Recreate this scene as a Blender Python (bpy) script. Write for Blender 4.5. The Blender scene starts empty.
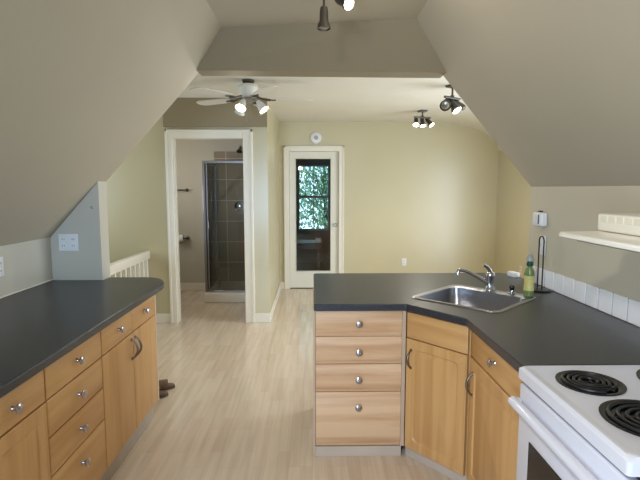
import bpy, bmesh, math, random
from mathutils import Vector, Matrix

random.seed(4)
S = bpy.context.scene
COL = S.collection
PI = math.pi
R = math.radians

# ------------------------------------------------------------------ camera
cam_d = bpy.data.cameras.new('camera')
cam_d.sensor_width = 36.0
cam_d.lens = 481.0 / 640.0 * 36.0
cam_d.clip_start = 0.02
cam = bpy.data.objects.new('camera', cam_d)
cam.location = (0, 0, 1.53)
cam.rotation_euler = (R(90 - 6.05), 0, R(-0.95))
COL.objects.link(cam)
S.camera = cam

# ------------------------------------------------------------------ world, lights, exposure
W = bpy.data.worlds.new('sky'); S.world = W; W.use_nodes = True
bgn = W.node_tree.nodes['Background']
bgn.inputs[0].default_value = (0.55, 0.78, 1.0, 1); bgn.inputs[1].default_value = 3.2
vs = S.view_settings
S.display_settings.display_device = 'sRGB'
vs.view_transform = 'Standard'; vs.look = 'None'; vs.gamma = 1.0; vs.use_curve_mapping = False
vs.exposure = 0.0


def area_light(name, loc, rot, sx, sy, power, color):
    d = bpy.data.lights.new(name, 'AREA'); d.shape = 'RECTANGLE'; d.size = sx; d.size_y = sy
    d.energy = power; d.color = color
    o = bpy.data.objects.new(name, d); o.location = loc; o.rotation_euler = rot; COL.objects.link(o)
    return o


def lamp(name, loc, power, color, radius=0.04, spot=None, aim=None, blend=0.6):
    d = bpy.data.lights.new(name, 'SPOT' if spot else 'POINT'); d.energy = power; d.color = color; d.shadow_soft_size = radius
    if spot:
        d.spot_size = spot; d.spot_blend = blend
    o = bpy.data.objects.new(name, d); o.location = loc; COL.objects.link(o)
    if aim is not None:
        o.rotation_euler = (Vector(aim) - Vector(loc)).to_track_quat('-Z', 'Y').to_euler()
    return o


# daylight through the kitchen window behind the camera and the living room window, plus added stair and bathroom fills
area_light('kitchen_window_daylight', (-0.95, -1.66, 1.2), (R(90), 0, 0), 0.66, 0.9, 84, (0.52, 0.73, 1.0))
area_light('living_window_daylight', (2.78, 4.50, 1.08), (R(90), 0, R(90)), 1.7, 1.85, 56, (0.90, 0.96, 1.0))
area_light('stair_fill', (-2.97, 4.55, 1.55), (R(90), 0, R(-90)), 0.9, 1.0, 6, (0.92, 0.96, 1.0))  # added fill to brighten the stair wall and rail, no source seen
area_light('bathroom_fill', (-2.55, 6.3, 1.7), (R(90), 0, R(-90)), 0.5, 0.6, 11, (1.0, 0.97, 0.92))  # added fill light, no bathroom window is built

# ------------------------------------------------------------------ materials


def lin(c):
    return tuple(((v / 255) / 12.92 if v / 255 <= 0.04045 else ((v / 255 + 0.055) / 1.055) ** 2.4) for v in c) + (1,)


def mat(name, rgb, rough=0.5, metal=0.0, noise=0.04, nscale=6.0, bump=0.0, bscale=200.0, spec=0.5, coat=0.0):
    m = bpy.data.materials.new(name); m.use_nodes = True
    nt = m.node_tree; N = nt.nodes; L = nt.links
    b = N['Principled BSDF']
    b.inputs['Roughness'].default_value = rough
    b.inputs['Metallic'].default_value = metal
    b.inputs['Specular IOR Level'].default_value = spec
    if coat:
        b.inputs['Coat Weight'].default_value = coat
    tc = N.new('ShaderNodeTexCoord')
    n = N.new('ShaderNodeTexNoise'); n.inputs['Scale'].default_value = nscale; n.inputs['Detail'].default_value = 3
    L.new(tc.outputs['Object'], n.inputs['Vector'])
    r = N.new('ShaderNodeValToRGB')
    c = lin(rgb)
    r.color_ramp.elements[0].position = 0.3; r.color_ramp.elements[1].position = 0.7
    r.color_ramp.elements[0].color = tuple(v * (1 - noise) for v in c[:3]) + (1,)
    r.color_ramp.elements[1].color = tuple(min(1, v * (1 + noise)) for v in c[:3]) + (1,)
    L.new(n.outputs['Fac'], r.inputs['Fac']); L.new(r.outputs['Color'], b.inputs['Base Color'])
    if bump:
        n2 = N.new('ShaderNodeTexNoise'); n2.inputs['Scale'].default_value = bscale
        L.new(tc.outputs['Object'], n2.inputs['Vector'])
        bp = N.new('ShaderNodeBump'); bp.inputs['Strength'].default_value = bump; bp.inputs['Distance'].default_value = 0.002
        L.new(n2.outputs['Fac'], bp.inputs['Height']); L.new(bp.outputs['Normal'], b.inputs['Normal'])
    return m


def wood(name, light, dark, axis='z', rough=0.38):
    m = bpy.data.materials.new(name); m.use_nodes = True
    nt = m.node_tree; N = nt.nodes; L = nt.links
    b = N['Principled BSDF']; b.inputs['Roughness'].default_value = rough
    tc = N.new('ShaderNodeTexCoord'); mp = N.new('ShaderNodeMapping')
    sc = {'z': (16, 16, 0.9), 'x': (0.9, 16, 16), 'y': (16, 0.9, 16)}[axis]
    mp.inputs['Scale'].default_value = sc
    oi = N.new('ShaderNodeObjectInfo')
    L.new(tc.outputs['Object'], mp.inputs['Vector'])
    cb = N.new('ShaderNodeCombineXYZ'); ml = N.new('ShaderNodeMath'); ml.operation = 'MULTIPLY'; ml.inputs[1].default_value = 30
    L.new(oi.outputs['Random'], ml.inputs[0])
    for k in range(3): L.new(ml.outputs[0], cb.inputs[k])
    L.new(cb.outputs[0], mp.inputs['Location'])
    n = N.new('ShaderNodeTexNoise'); n.inputs['Scale'].default_value = 1.0; n.inputs['Detail'].default_value = 4
    n.inputs['Roughness'].default_value = 0.6; n.inputs['Distortion'].default_value = 0.4
    L.new(mp.outputs[0], n.inputs['Vector'])
    r = N.new('ShaderNodeValToRGB'); r.color_ramp.elements[0].position = 0.33; r.color_ramp.elements[1].position = 0.62
    r.color_ramp.elements[0].color = lin(dark); r.color_ramp.elements[1].color = lin(light)
    L.new(n.outputs['Fac'], r.inputs['Fac']); L.new(r.outputs['Color'], b.inputs['Base Color'])
    return m


def floor_mat():
    m = bpy.data.materials.new('maple_laminate'); m.use_nodes = True
    nt = m.node_tree; N = nt.nodes; L = nt.links
    b = N['Principled BSDF']; b.inputs['Roughness'].default_value = 0.17
    tc = N.new('ShaderNodeTexCoord'); mp = N.new('ShaderNodeMapping'); mp.inputs['Rotation'].default_value = (0, 0, PI / 2)
    L.new(tc.outputs['Object'], mp.inputs['Vector'])
    br = N.new('ShaderNodeTexBrick'); br.inputs['Scale'].default_value = 1.0
    br.inputs['Brick Width'].default_value = 0.42; br.inputs['Row Height'].default_value = 0.066
    br.inputs['Mortar Size'].default_value = 0.0007; br.inputs['Mortar Smooth'].default_value = 0.3
    br.offset = 0.37; br.offset_frequency = 3
    br.inputs['Color1'].default_value = lin((222, 205, 184)); br.inputs['Color2'].default_value = lin((212, 191, 167))
    br.inputs['Mortar'].default_value = lin((200, 177, 152)); br.inputs['Bias'].default_value = -0.25
    L.new(mp.outputs[0], br.inputs['Vector'])
    mp2 = N.new('ShaderNodeMapping'); mp2.inputs['Scale'].default_value = (26, 1.6, 1)
    L.new(tc.outputs['Object'], mp2.inputs['Vector'])
    n = N.new('ShaderNodeTexNoise'); n.inputs['Scale'].default_value = 1; n.inputs['Detail'].default_value = 4
    L.new(mp2.outputs[0], n.inputs['Vector'])
    r = N.new('ShaderNodeValToRGB'); r.color_ramp.elements[0].position = 0.3; r.color_ramp.elements[0].color = (0.86, 0.84, 0.82, 1)
    r.color_ramp.elements[1].position = 0.6; r.color_ramp.elements[1].color = (1, 1, 1, 1)
    L.new(n.outputs['Fac'], r.inputs['Fac'])
    mx = N.new('ShaderNodeMix'); mx.data_type = 'RGBA'; mx.blend_type = 'MULTIPLY'; mx.inputs[0].default_value = 1
    L.new(br.outputs['Color'], mx.inputs[6]); L.new(r.outputs['Color'], mx.inputs[7]); L.new(mx.outputs[2], b.inputs['Base Color'])
    return m


def speckle(name, base, spot, rough):
    m = bpy.data.materials.new(name); m.use_nodes = True
    nt = m.node_tree; N = nt.nodes; L = nt.links
    b = N['Principled BSDF']; b.inputs['Roughness'].default_value = rough
    tc = N.new('ShaderNodeTexCoord')
    n = N.new('ShaderNodeTexNoise'); n.inputs['Scale'].default_value = 260; n.inputs['Detail'].default_value = 2
    L.new(tc.outputs['Object'], n.inputs['Vector'])
    r = N.new('ShaderNodeValToRGB'); r.color_ramp.elements[0].position = 0.45; r.color_ramp.elements[0].color = lin(base)
    r.color_ramp.elements[1].position = 0.72; r.color_ramp.elements[1].color = lin(spot)
    L.new(n.outputs['Fac'], r.inputs['Fac']); L.new(r.outputs['Color'], b.inputs['Base Color'])
    return m


def tile_mat():
    m = bpy.data.materials.new('brown_shower_tile'); m.use_nodes = True
    nt = m.node_tree; N = nt.nodes; L = nt.links
    b = N['Principled BSDF']; b.inputs['Roughness'].default_value = 0.35
    tc = N.new('ShaderNodeTexCoord'); sp = N.new('ShaderNodeSeparateXYZ'); L.new(tc.outputs['Object'], sp.inputs[0])
    ad = N.new('ShaderNodeMath'); ad.operation = 'ADD'; L.new(sp.outputs[0], ad.inputs[0]); L.new(sp.outputs[1], ad.inputs[1])
    cb = N.new('ShaderNodeCombineXYZ'); L.new(ad.outputs[0], cb.inputs[0]); L.new(sp.outputs[2], cb.inputs[1])
    mp = N.new('ShaderNodeMapping'); mp.inputs['Location'].default_value = (0.225, -0.12, 0); L.new(cb.outputs[0], mp.inputs['Vector'])
    br = N.new('ShaderNodeTexBrick'); br.offset = 0; br.inputs['Scale'].default_value = 1.0
    br.inputs['Brick Width'].default_value = 0.31; br.inputs['Row Height'].default_value = 0.31
    br.inputs['Mortar Size'].default_value = 0.006
    br.inputs['Color1'].default_value = lin((150, 136, 116)); br.inputs['Color2'].default_value = lin((140, 125, 105))
    br.inputs['Mortar'].default_value = lin((196, 187, 170))
    L.new(mp.outputs[0], br.inputs['Vector']); L.new(br.outputs['Color'], b.inputs['Base Color'])
    return m


def glass(name, tint=(1, 1, 1, 1), alpha=0.86, rough=0.02):
    m = bpy.data.materials.new(name); m.use_nodes = True
    nt = m.node_tree; N = nt.nodes; L = nt.links
    out = N['Material Output']; N.remove(N['Principled BSDF'])
    t = N.new('ShaderNodeBsdfTransparent'); t.inputs[0].default_value = tint
    g = N.new('ShaderNodeBsdfGlossy'); g.inputs['Roughness'].default_value = rough
    fr = N.new('ShaderNodeFresnel'); fr.inputs[0].default_value = 1.5
    mx = N.new('ShaderNodeMixShader')
    L.new(fr.outputs[0], mx.inputs[0]); L.new(t.outputs[0], mx.inputs[1]); L.new(g.outputs[0], mx.inputs[2])
    L.new(mx.outputs[0], out.inputs[0])
    return m


def glow(name, rgb, strength):
    m = bpy.data.materials.new(name); m.use_nodes = True
    b = m.node_tree.nodes['Principled BSDF']
    b.inputs['Base Color'].default_value = lin(rgb); b.inputs['Emission Color'].default_value = lin(rgb)
    b.inputs['Emission Strength'].default_value = strength
    return m


M_KITCHEN = mat('kitchen_paint_cool_light', (198, 193, 180), 0.7, noise=0.02, nscale=2, bump=0.15)  # cooler copy of the cream kitchen paint: bluish daylight put into the colour
M_KWARM = mat('kitchen_cream_paint', (204, 195, 174), 0.6, noise=0.02, nscale=2, bump=0.15)
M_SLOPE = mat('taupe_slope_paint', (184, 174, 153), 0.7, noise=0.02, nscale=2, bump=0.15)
M_CREAM = mat('cream_wall_paint', (199, 189, 155), 0.30, noise=0.02, nscale=2, bump=0.1, spec=0.95)
M_DARKTAUPE = mat('dark_taupe_soffit_header', (148, 134, 107), 0.7, noise=0.02, nscale=2, bump=0.15)  # dark taupe shared by soffit and header; carries the header's shade
M_BATHW = mat('bathroom_grey_paint', (192, 187, 172), 0.6, noise=0.02, nscale=2, bump=0.15)
M_CEIL = mat('ceiling_white_paint', (224, 218, 203), 0.75, noise=0.02, nscale=2, bump=0.15)
M_TRIM = mat('white_gloss_trim', (236, 230, 216), 0.3, noise=0.01)
M_DOOR = mat('white_door_paint', (226, 222, 208), 0.35, noise=0.01)
M_FLOOR = floor_mat()
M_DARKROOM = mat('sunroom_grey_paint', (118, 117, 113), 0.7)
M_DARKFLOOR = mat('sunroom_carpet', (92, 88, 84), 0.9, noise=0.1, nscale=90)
M_MAPLE = wood('maple_vertical_grain', (214, 168, 110), (197, 147, 91), 'z')
M_MAPLEH = wood('maple_horizontal_grain', (214, 168, 110), (197, 147, 91), 'x')
M_MAPLEDAY = wood('daylit_maple_horizontal_grain', (228, 192, 154), (202, 158, 118), 'x')  # same maple made paler: daylight on the peninsula drawers put into the colour
M_STILE = mat('pale_maple_stile', (205, 178, 152), 0.45, noise=0.05)
M_TOE = mat('washed_plinth', (196, 180, 164), 0.5, noise=0.05)
M_TOEG = mat('grey_toe_kick', (176, 164, 150), 0.5, noise=0.05)
M_TOP = speckle('charcoal_laminate', (41, 44, 51), (72, 76, 84), 0.33)
M_STEEL = mat('brushed_steel', (158, 158, 164), 0.28, 1.0, noise=0.03, nscale=30)
M_CHROME = mat('chrome', (186, 186, 190), 0.12, 1.0, noise=0.01)
M_NICKEL = mat('brushed_nickel', (165, 163, 158), 0.32, 1.0, noise=0.03)
M_IRON = mat('dark_pewter', (92, 88, 82), 0.35, 0.8, noise=0.03)
M_ENAMEL = mat('white_enamel', (226, 227, 238), 0.18, noise=0.005)
M_HOOD = mat('cream_enamel', (244, 240, 228), 0.25, noise=0.005)
M_BLACK = mat('black_enamel', (9, 9, 11), 0.22, noise=0.05)
M_COIL = mat('coil_element', (24, 24, 26), 0.4, 0.0, noise=0.05)
M_OVENGL = mat('dark_oven_glass', (12, 14, 18), 0.08, noise=0.02)
M_GAP = mat('dark_gap', (30, 28, 28), 0.8)
M_PLASTIC = mat('white_plastic', (234, 234, 236), 0.35, noise=0.01)
M_CREAMPL = mat('ivory_plastic', (226, 218, 196), 0.4, noise=0.01)
M_SLOT = mat('dark_slot', (60, 60, 66), 0.6)
M_BLUE = mat('blue_label', (52, 62, 120), 0.4)
M_TILE = mat('white_glazed_tile', (250, 249, 252), 0.15, noise=0.015, nscale=14)
M_GROUT = mat('grey_grout', (50, 47, 44), 0.8)
M_SHTILE = tile_mat()
M_ACRYL = mat('white_acrylic', (238, 234, 226), 0.25, noise=0.01)
M_GLASS = glass('clear_glass', (0.96, 0.98, 0.97, 1))
M_SHGLASS = glass('shower_glass', (0.86, 0.87, 0.85, 1))
M_SHADE = mat('frosted_shade', (226, 222, 212), 0.4, noise=0.01)
M_BULB = glow('lit_bulb', (255, 240, 214), 14)
M_BLADE = mat('white_fan_blade', (222, 216, 202), 0.4, noise=0.02)
M_GREENB = mat('green_soap', (112, 132, 80), 0.2, noise=0.05, nscale=30)
M_LABELB = mat('yellow_label', (206, 196, 120), 0.4, noise=0.1, nscale=60)
M_CAPB = mat('dark_green_cap', (40, 84, 66), 0.35)
M_CLEARB = mat('grey_clear_plastic', (160, 166, 160), 0.2)
M_SANDAL = mat('brown_leather', (120, 96, 78), 0.6, noise=0.12, nscale=40)
M_SOLE = mat('dark_sole', (88, 72, 60), 0.75)
M_WIRE = mat('black_wire', (28, 28, 30), 0.35, 0.3)
M_DESK = mat('dark_desk_wood', (40, 34, 32), 0.4)
M_LEAF = mat('green_leaves', (128, 172, 136), 0.5, noise=0.35, nscale=3)
M_BARK = mat('bark', (82, 70, 58), 0.9, noise=0.2, nscale=20)
M_HANDLE = mat('dark_nickel', (128, 122, 116), 0.35, 1.0, noise=0.03)
M_KNOB = mat('satin_chrome_knob', (186, 186, 194), 0.22, 1.0, noise=0.02)

# ------------------------------------------------------------------ mesh helpers


def newbm():
    return bmesh.new()


def add_box(bm, x0, x1, y0, y1, z0, z1, bev=0.0, seg=2):
    r = bmesh.ops.create_cube(bm, size=1.0)
    vsx = r['verts']
    for v in vsx:
        v.co = Vector((x0 + (v.co.x + .5) * (x1 - x0), y0 + (v.co.y + .5) * (y1 - y0), z0 + (v.co.z + .5) * (z1 - z0)))
    if bev > 0:
        es = list({e for v in vsx for e in v.link_edges})
        bmesh.ops.bevel(bm, geom=es, offset=bev, segments=seg, affect='EDGES', profile=0.5)
    return bm


def box(x0, x1, y0, y1, z0, z1, bev=0.0, seg=2):
    return add_box(newbm(), x0, x1, y0, y1, z0, z1, bev, seg)


def add_poly(bm, pts, faces):
    vv = [bm.verts.new(p) for p in pts]
    for f in faces:
        bm.faces.new([vv[i] for i in f])
    return bm


def add_prism(bm, pts2, z0, z1, holes=()):
    """extrude a plan polygon (with optional holes) from z0 to z1"""
    loops = [list(pts2)] + [list(h) for h in holes]
    rings = []
    for lp in loops:
        lo = [bm.verts.new((p[0], p[1], z0)) for p in lp]
        hi = [bm.verts.new((p[0], p[1], z1)) for p in lp]
        rings.append((lo, hi))
        n = len(lp)
        for i in range(n):
            bm.faces.new((lo[i], lo[(i + 1) % n], hi[(i + 1) % n], hi[i]))
    for k in (0, 1):
        if len(loops) == 1:
            bm.faces.new(rings[0][k] if k else rings[0][k][::-1])
        else:
            es = []
            for rg in rings:
                vv = rg[k]
                for i in range(len(vv)):
                    e = bm.edges.get((vv[i], vv[(i + 1) % len(vv)]))
                    es.append(e)
            bmesh.ops.triangle_fill(bm, edges=es, use_beauty=True, use_dissolve=False)
    bmesh.ops.recalc_face_normals(bm, faces=bm.faces[:])
    return bm


def add_lathe(bm, prof, seg=24, M=None, cap=True):
    """revolve [(r, z), ...] about z, then move by matrix M"""
    rings = []
    M = M or Matrix()
    for r_, z in prof:
        if r_ < 1e-6:
            rings.append([bm.verts.new(M @ Vector((0, 0, z)))])
        else:
            rings.append([bm.verts.new(M @ Vector((r_ * math.cos(2 * PI * i / seg), r_ * math.sin(2 * PI * i / seg), z))) for i in range(seg)])
    for a, b in zip(rings, rings[1:]):
        for i in range(seg):
            j = (i + 1) % seg
            if len(a) == 1 and len(b) == 1:
                continue
            if len(a) == 1:
                bm.faces.new((a[0], b[j], b[i]))
            elif len(b) == 1:
                bm.faces.new((a[i], a[j], b[0]))
            else:
                bm.faces.new((a[i], a[j], b[j], b[i]))
    if cap:
        if len(rings[0]) > 1: bm.faces.new(rings[0][::-1])
        if len(rings[-1]) > 1: bm.faces.new(rings[-1])
    bmesh.ops.recalc_face_normals(bm, faces=bm.faces[:])
    return bm


def frame_to(d):
    return Vector(d).to_track_quat('Z', 'Y').to_matrix().to_4x4()


def add_tube(bm, pts, r, seg=10, closed=False):
    pts = [Vector(p) for p in pts]
    n = len(pts)
    rings = []
    prev = None
    for i, p in enumerate(pts):
        a = pts[(i - 1) % n] if (closed or i > 0) else p
        b = pts[(i + 1) % n] if (closed or i < n - 1) else p
        t = (b - a).normalized()
        if prev is None:
            u = t.orthogonal().normalized()
        else:
            u = (prev - t * prev.dot(t)).normalized()
        prev = u
        w = t.cross(u)
        rr = r[i] if isinstance(r, (list, tuple)) else r
        rings.append([bm.verts.new(p + (u * math.cos(2 * PI * k / seg) + w * math.sin(2 * PI * k / seg)) * rr) for k in range(seg)])
    rng = range(n if closed else n - 1)
    for i in rng:
        a, b = rings[i], rings[(i + 1) % n]
        for k in range(seg):
            bm.faces.new((a[k], a[(k + 1) % seg], b[(k + 1) % seg], b[k]))
    if not closed:
        bm.faces.new(rings[0][::-1]); bm.faces.new(rings[-1])
    bmesh.ops.recalc_face_normals(bm, faces=bm.faces[:])
    return bm


def cyl_between(bm, p, q, r0, r1=None, seg=16):
    return add_tube(bm, [p, q], [r0, r0 if r1 is None else r1], seg)


def obj(name, bm, m, parent=None, smooth=True, bevel=0.0, loc=None, rotz=0):
    me = bpy.data.meshes.new(name)
    bm.to_mesh(me); bm.free()
    if m is not None:
        me.materials.append(m)
    if smooth:
        for p in me.polygons: p.use_smooth = True
        me.set_sharp_from_angle(angle=R(38))
    o = bpy.data.objects.new(name, me); COL.objects.link(o)
    if loc is not None: o.location = loc
    if rotz: o.rotation_euler = (0, 0, rotz)
    if parent is not None: o.parent = parent
    if bevel:
        b = o.modifiers.new('bevel', 'BEVEL'); b.width = bevel; b.segments = 2; b.limit_method = 'ANGLE'; b.angle_limit = R(50)
    return o


def tag(o, label, cat, group=None):
    o['label'] = label; o['category'] = cat
    if group: o['group'] = group
    return o


def thing(name, label, cat, loc=(0, 0, 0), rotz=0, group=None):
    o = bpy.data.objects.new(name, None); COL.objects.link(o)
    o.empty_display_size = 0.1
    o.location = loc; o.rotation_euler = (0, 0, rotz)
    return tag(o, label, cat, group)


def struct(name, bm, m, parent=None, smooth=False, bevel=0.0):
    o = obj(name, bm, m, parent, smooth=smooth, bevel=bevel)
    if parent is None:
        o['kind'] = 'structure'
    return o


def dup(root, loc=None, rotz=None, label=None, group=None):
    r_ = root.copy(); COL.objects.link(r_)
    if loc is not None: r_.location = loc
    if rotz is not None: r_.rotation_euler = (0, 0, rotz)
    if label: r_['label'] = label
    if group: r_['group'] = group
    for ch in list(root.children):
        c = ch.copy(); COL.objects.link(c); c.parent = r_
        for g in list(ch.children):
            d = g.copy(); COL.objects.link(d); d.parent = c
    return r_


def plate_xz(bm, pts, y0, y1):
    """extrude an x-z outline along y"""
    n = len(pts)
    a = [bm.verts.new((p[0], y0, p[1])) for p in pts]
    b = [bm.verts.new((p[0], y1, p[1])) for p in pts]
    bm.faces.new(a); bm.faces.new(b[::-1])
    for i in range(n):
        bm.faces.new((a[i], b[i], b[(i + 1) % n], a[(i + 1) % n]))
    bmesh.ops.recalc_face_normals(bm, faces=bm.faces[:])
    return bm


def arc(cx, cy, rx, ry, a0, a1, n):
    return [(cx + rx * math.cos(a0 + (a1 - a0) * i / n), cy + ry * math.sin(a0 + (a1 - a0) * i / n)) for i in range(n + 1)]


# ------------------------------------------------------------------ the setting
YB = -1.7          # kitchen gable wall behind the camera
YW = 5.43          # bathroom wall
YF = 7.30          # far living room wall
ZK = 2.565         # kitchen ceiling
ZC = 2.52          # living room ceiling
XR = 2.816         # living room side wall
XL, XRK = -1.805, 1.505   # kitchen knee walls


def zl(x): return 1.20 + 1.115 * (x - XL)
def zr(x): return 1.545 - 1.18 * (x - XRK)
def xl(z): return XL + (z - 1.20) / 1.115
def xr(z): return XRK - (z - 1.545) / 1.18


bm = newbm()
add_box(bm, -1.90, XR + 0.1, YB - 0.1, YF + 0.02, -0.12, 0)
add_box(bm, -3.0, -1.90, YB - 0.1, 3.55, -0.12, 0)
add_box(bm, -3.0, -1.90, YW - 0.02, YF + 0.1, -0.12, 0)
struct('floor', bm, M_FLOOR)

# kitchen knee walls with thickness
struct('wall_kitchen_left', box(XL - 0.12, XL, YB, 3.33, 0, 1.20), M_KITCHEN)
struct('wall_kitchen_right', box(XRK, XRK + 0.12, YB, 3.215, 0, 1.545), M_KWARM)
# stub wall at the end of the counter
bm = newbm()
plate_xz(bm, [(-1.925, 0), (-1.461, 0), (-1.461, zl(-1.461) - 0.002), (-1.80, zl(-1.80) - 0.002), (-1.925, 1.04)], 3.332, 3.462)
struct('wall_stub', bm, M_KITCHEN)
# sloped ceilings (slabs)


def slab(x_a, z_a, x_b, z_b, y0a, y1a, y0b, y1b, th):
    bm = newbm()
    d = Vector((x_b - x_a, 0, z_b - z_a)).normalized()
    n = Vector((-d.z, 0, d.x))
    if n.z < 0: n = -n
    pts = []
    for o_ in (Vector((0, 0, 0)), n * th):
        pts += [Vector((x_a, y0a, z_a)) + o_, Vector((x_a, y1a, z_a)) + o_, Vector((x_b, y1b, z_b)) + o_, Vector((x_b, y0b, z_b)) + o_]
    add_poly(bm, pts, [(0, 1, 2, 3), (7, 6, 5, 4), (0, 4, 5, 1), (1, 5, 6, 2), (2, 6, 7, 3), (3, 7, 4, 0)])
    bmesh.ops.recalc_face_normals(bm, faces=bm.faces[:])
    return bm


ZH = 2.30          # lower edge of the header
XTL, XTR = xl(ZK), xr(ZK)
YL1, YR1 = 3.466, 3.30
struct('ceiling_slope_left', slab(XL - 0.10, zl(XL - 0.10), XTL - 0.0, ZK, YB, YL1, YB, YL1, 0.10), M_SLOPE)
struct('ceiling_slope_right', slab(XRK + 0.10, zr(XRK + 0.10), XTR, ZK, YB, YR1, YB, YR1, 0.10), M_SLOPE)
struct('ceiling_kitchen', box(XTL - 0.05, XTR + 0.05, YB, 3.5, ZK, ZK + 0.1), M_SLOPE)
# leaning header between kitchen and living room
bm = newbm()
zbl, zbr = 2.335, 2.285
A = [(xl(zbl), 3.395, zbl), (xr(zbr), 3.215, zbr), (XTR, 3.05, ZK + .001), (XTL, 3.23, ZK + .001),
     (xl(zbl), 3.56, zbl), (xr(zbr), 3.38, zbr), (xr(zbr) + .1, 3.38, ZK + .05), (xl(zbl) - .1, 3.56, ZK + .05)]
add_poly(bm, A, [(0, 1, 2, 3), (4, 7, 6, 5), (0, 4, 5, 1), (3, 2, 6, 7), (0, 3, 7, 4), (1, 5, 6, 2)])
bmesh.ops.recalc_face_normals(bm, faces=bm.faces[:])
struct('header_beam', bm, M_DARKTAUPE)  # shade on the leaning face is put into its darker colour
# closing walls above the slopes, between kitchen roof space and living room
UP = .06
bm = newbm()
plate_xz(bm, [(xl(zbl), zbl + UP), (xl(zbl), ZC + .1), (-3.0, ZC + .1), (-3.0, 1.04), (-1.925, 1.05), (-1.925, zl(-1.925) + UP)], 3.402, 3.466)
struct('wall_gable_left', bm, M_KITCHEN)
bm = newbm()
plate_xz(bm, [(xr(zbr), zbr + UP), (xr(zbr), ZC + .1), (XR + .1, ZC + .1), (XR + .1, 0), (XRK, 0), (XRK, 1.545), (XRK + .05, zr(XRK + .05) + UP)], 3.216, 3.30)
struct('wall_gable_right', bm, M_KWARM)
bm = newbm()
add_box(bm, -3.1, -3.0, 3.4, 4.08, -1.6, ZC + .1); add_box(bm, -3.1, -3.0, 5.02, 7.4, -1.6, ZC + .1)
add_box(bm, -3.1, -3.0, 4.08, 5.02, -1.6, 1.03); add_box(bm, -3.1, -3.0, 4.08, 5.02, 2.07, ZC + .1)
struct('wall_stairwell', bm, M_CREAM)
bm = newbm()
for z in (1.05, 1.55, 2.05): add_box(bm, -3.08, -3.03, 4.08, 5.02, z - .02, z + .02)
for yy in (4.10, 5.0): add_box(bm, -3.08, -3.03, yy - .02, yy + .02, 1.03, 2.07)
struct('added_stair_window', bm, M_TRIM)  # unseen window, added so light reaches the stairwell
bm = newbm()
add_box(bm, -3.1, -1.925, 3.47, 3.53, -1.6, 1.05)
struct('wall_stairwell_end', bm, M_CREAM)
# living room ceiling with coved side
bm = newbm()
prof = [(-3.1, ZC), (1.72, ZC)] + [(1.72 + (XR - 1.72) * math.sin(a), ZC - 0.42 * (1 - math.cos(a))) for a in [i * PI / 2 / 14 for i in range(1, 15)]]
up = [(XR + .1, ZC - .42), (XR + .1, ZC + .12), (-3.1, ZC + .12)]
plate_xz(bm, prof + up, 3.40, YF + 0.1)
o = struct('ceiling_living', bm, M_CEIL, smooth=True)

# living room side wall with its window opening
wy0, wy1, wz0, wz1 = 3.62, 5.38, 0.12, 2.05
bm = newbm()
add_box(bm, XR, XR + .12, 3.3, wy0, 0, 2.4); add_box(bm, XR, XR + .12, wy1, YF + .1, 0, 2.4)
add_box(bm, XR, XR + .12, wy0, wy1, 0, wz0); add_box(bm, XR, XR + .12, wy0, wy1, wz1, 2.4)
struct('wall_living_right', bm, M_CREAM)
bm = newbm()
for z in (wz0 + .02, wz1 - .02): add_box(bm, XR + .05, XR + .10, wy0, wy1, z - .02, z + .02)
for yy in (wy0 + .02, (wy0 + wy1) / 2, wy1 - .02): add_box(bm, XR + .05, XR + .10, yy - .02, yy + .02, wz0, wz1)
struct('window_1', bm, M_TRIM)
# far wall with door opening
DX0, DX1, DZ = -0.343, 0.405, 2.09
bm = newbm()
add_box(bm, -0.60, DX0 - .02, YF, YF + .1, 0, ZC + .05); add_box(bm, DX1 + .02, XR + .1, YF, YF + .1, 0, ZC + .05)
add_box(bm, DX0 - .02, DX1 + .02, YF, YF + .1, DZ + .02, ZC + .05)
struct('wall_back', bm, M_CREAM)
# bathroom wall with its doorway
BX0, BX1, BZ = -1.541, -0.762, 2.085
bm = newbm()
add_box(bm, -3.0, BX0 - .018, YW, YW + .11, -1.6, ZC + .02); add_box(bm, BX1 + .018, -0.494, YW, YW + .11, 0, ZC + .02)
add_box(bm, BX0 - .018, BX1 + .018, YW, YW + .11, BZ + .018, ZC + .02)
struct('wall_bathroom_front', bm, M_CREAM)
struct('wall_bathroom_side', box(-0.594, -0.494, YW + .11, YF, 0, ZC + .02), M_CREAM)
struct('wall_bathroom_back', box(-3.0, -0.594, 7.24, 7.34, 0, ZC + .02), M_BATHW)
struct('ceiling_bathroom', box(-3.0, -0.594, YW + .11, 7.24, 2.46, 2.518), M_CEIL)
struct('soffit', box(-1.63, -0.492, YW - .03, YW, 2.21, ZC), M_DARKTAUPE)
# gable wall behind the camera with its window
bm = newbm()
add_box(bm, -1.30, -0.60, YB - .12, YB, 0, 0.72)
add_box(bm, -1.93, -1.30, YB - .12, YB, 0, 2.7); add_box(bm, -0.60, 1.65, YB - .12, YB, 0, 2.7)
add_box(bm, -1.30, -0.60, YB - .12, YB, 1.68, 2.7)
struct('wall_front', bm, M_KITCHEN)
bm = newbm()
for z in (0.74, 1.2, 1.66): add_box(bm, -1.30, -0.60, YB - .09, YB - .04, z - .02, z + .02)
for x in (-1.28, -0.62): add_box(bm, x - .02, x + .02, YB - .09, YB - .04, .72, 1.68)
struct('window_2', bm, M_TRIM)
# stairs going down behind the stub wall
bm = newbm()
for k in range(7):
    add_box(bm, -2.98, -1.92, YW - .02 - .25 * (k + 1), YW - .02 - .25 * k, -0.19 * (k + 1) - .04, -0.19 * (k + 1))
struct('stairs', bm, M_FLOOR)
struct('wall_stairwell_under', box(-1.915, -1.90, 3.53, YW, -1.6, -0.0), M_CREAM)

# trim: casings, baseboards


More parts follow.
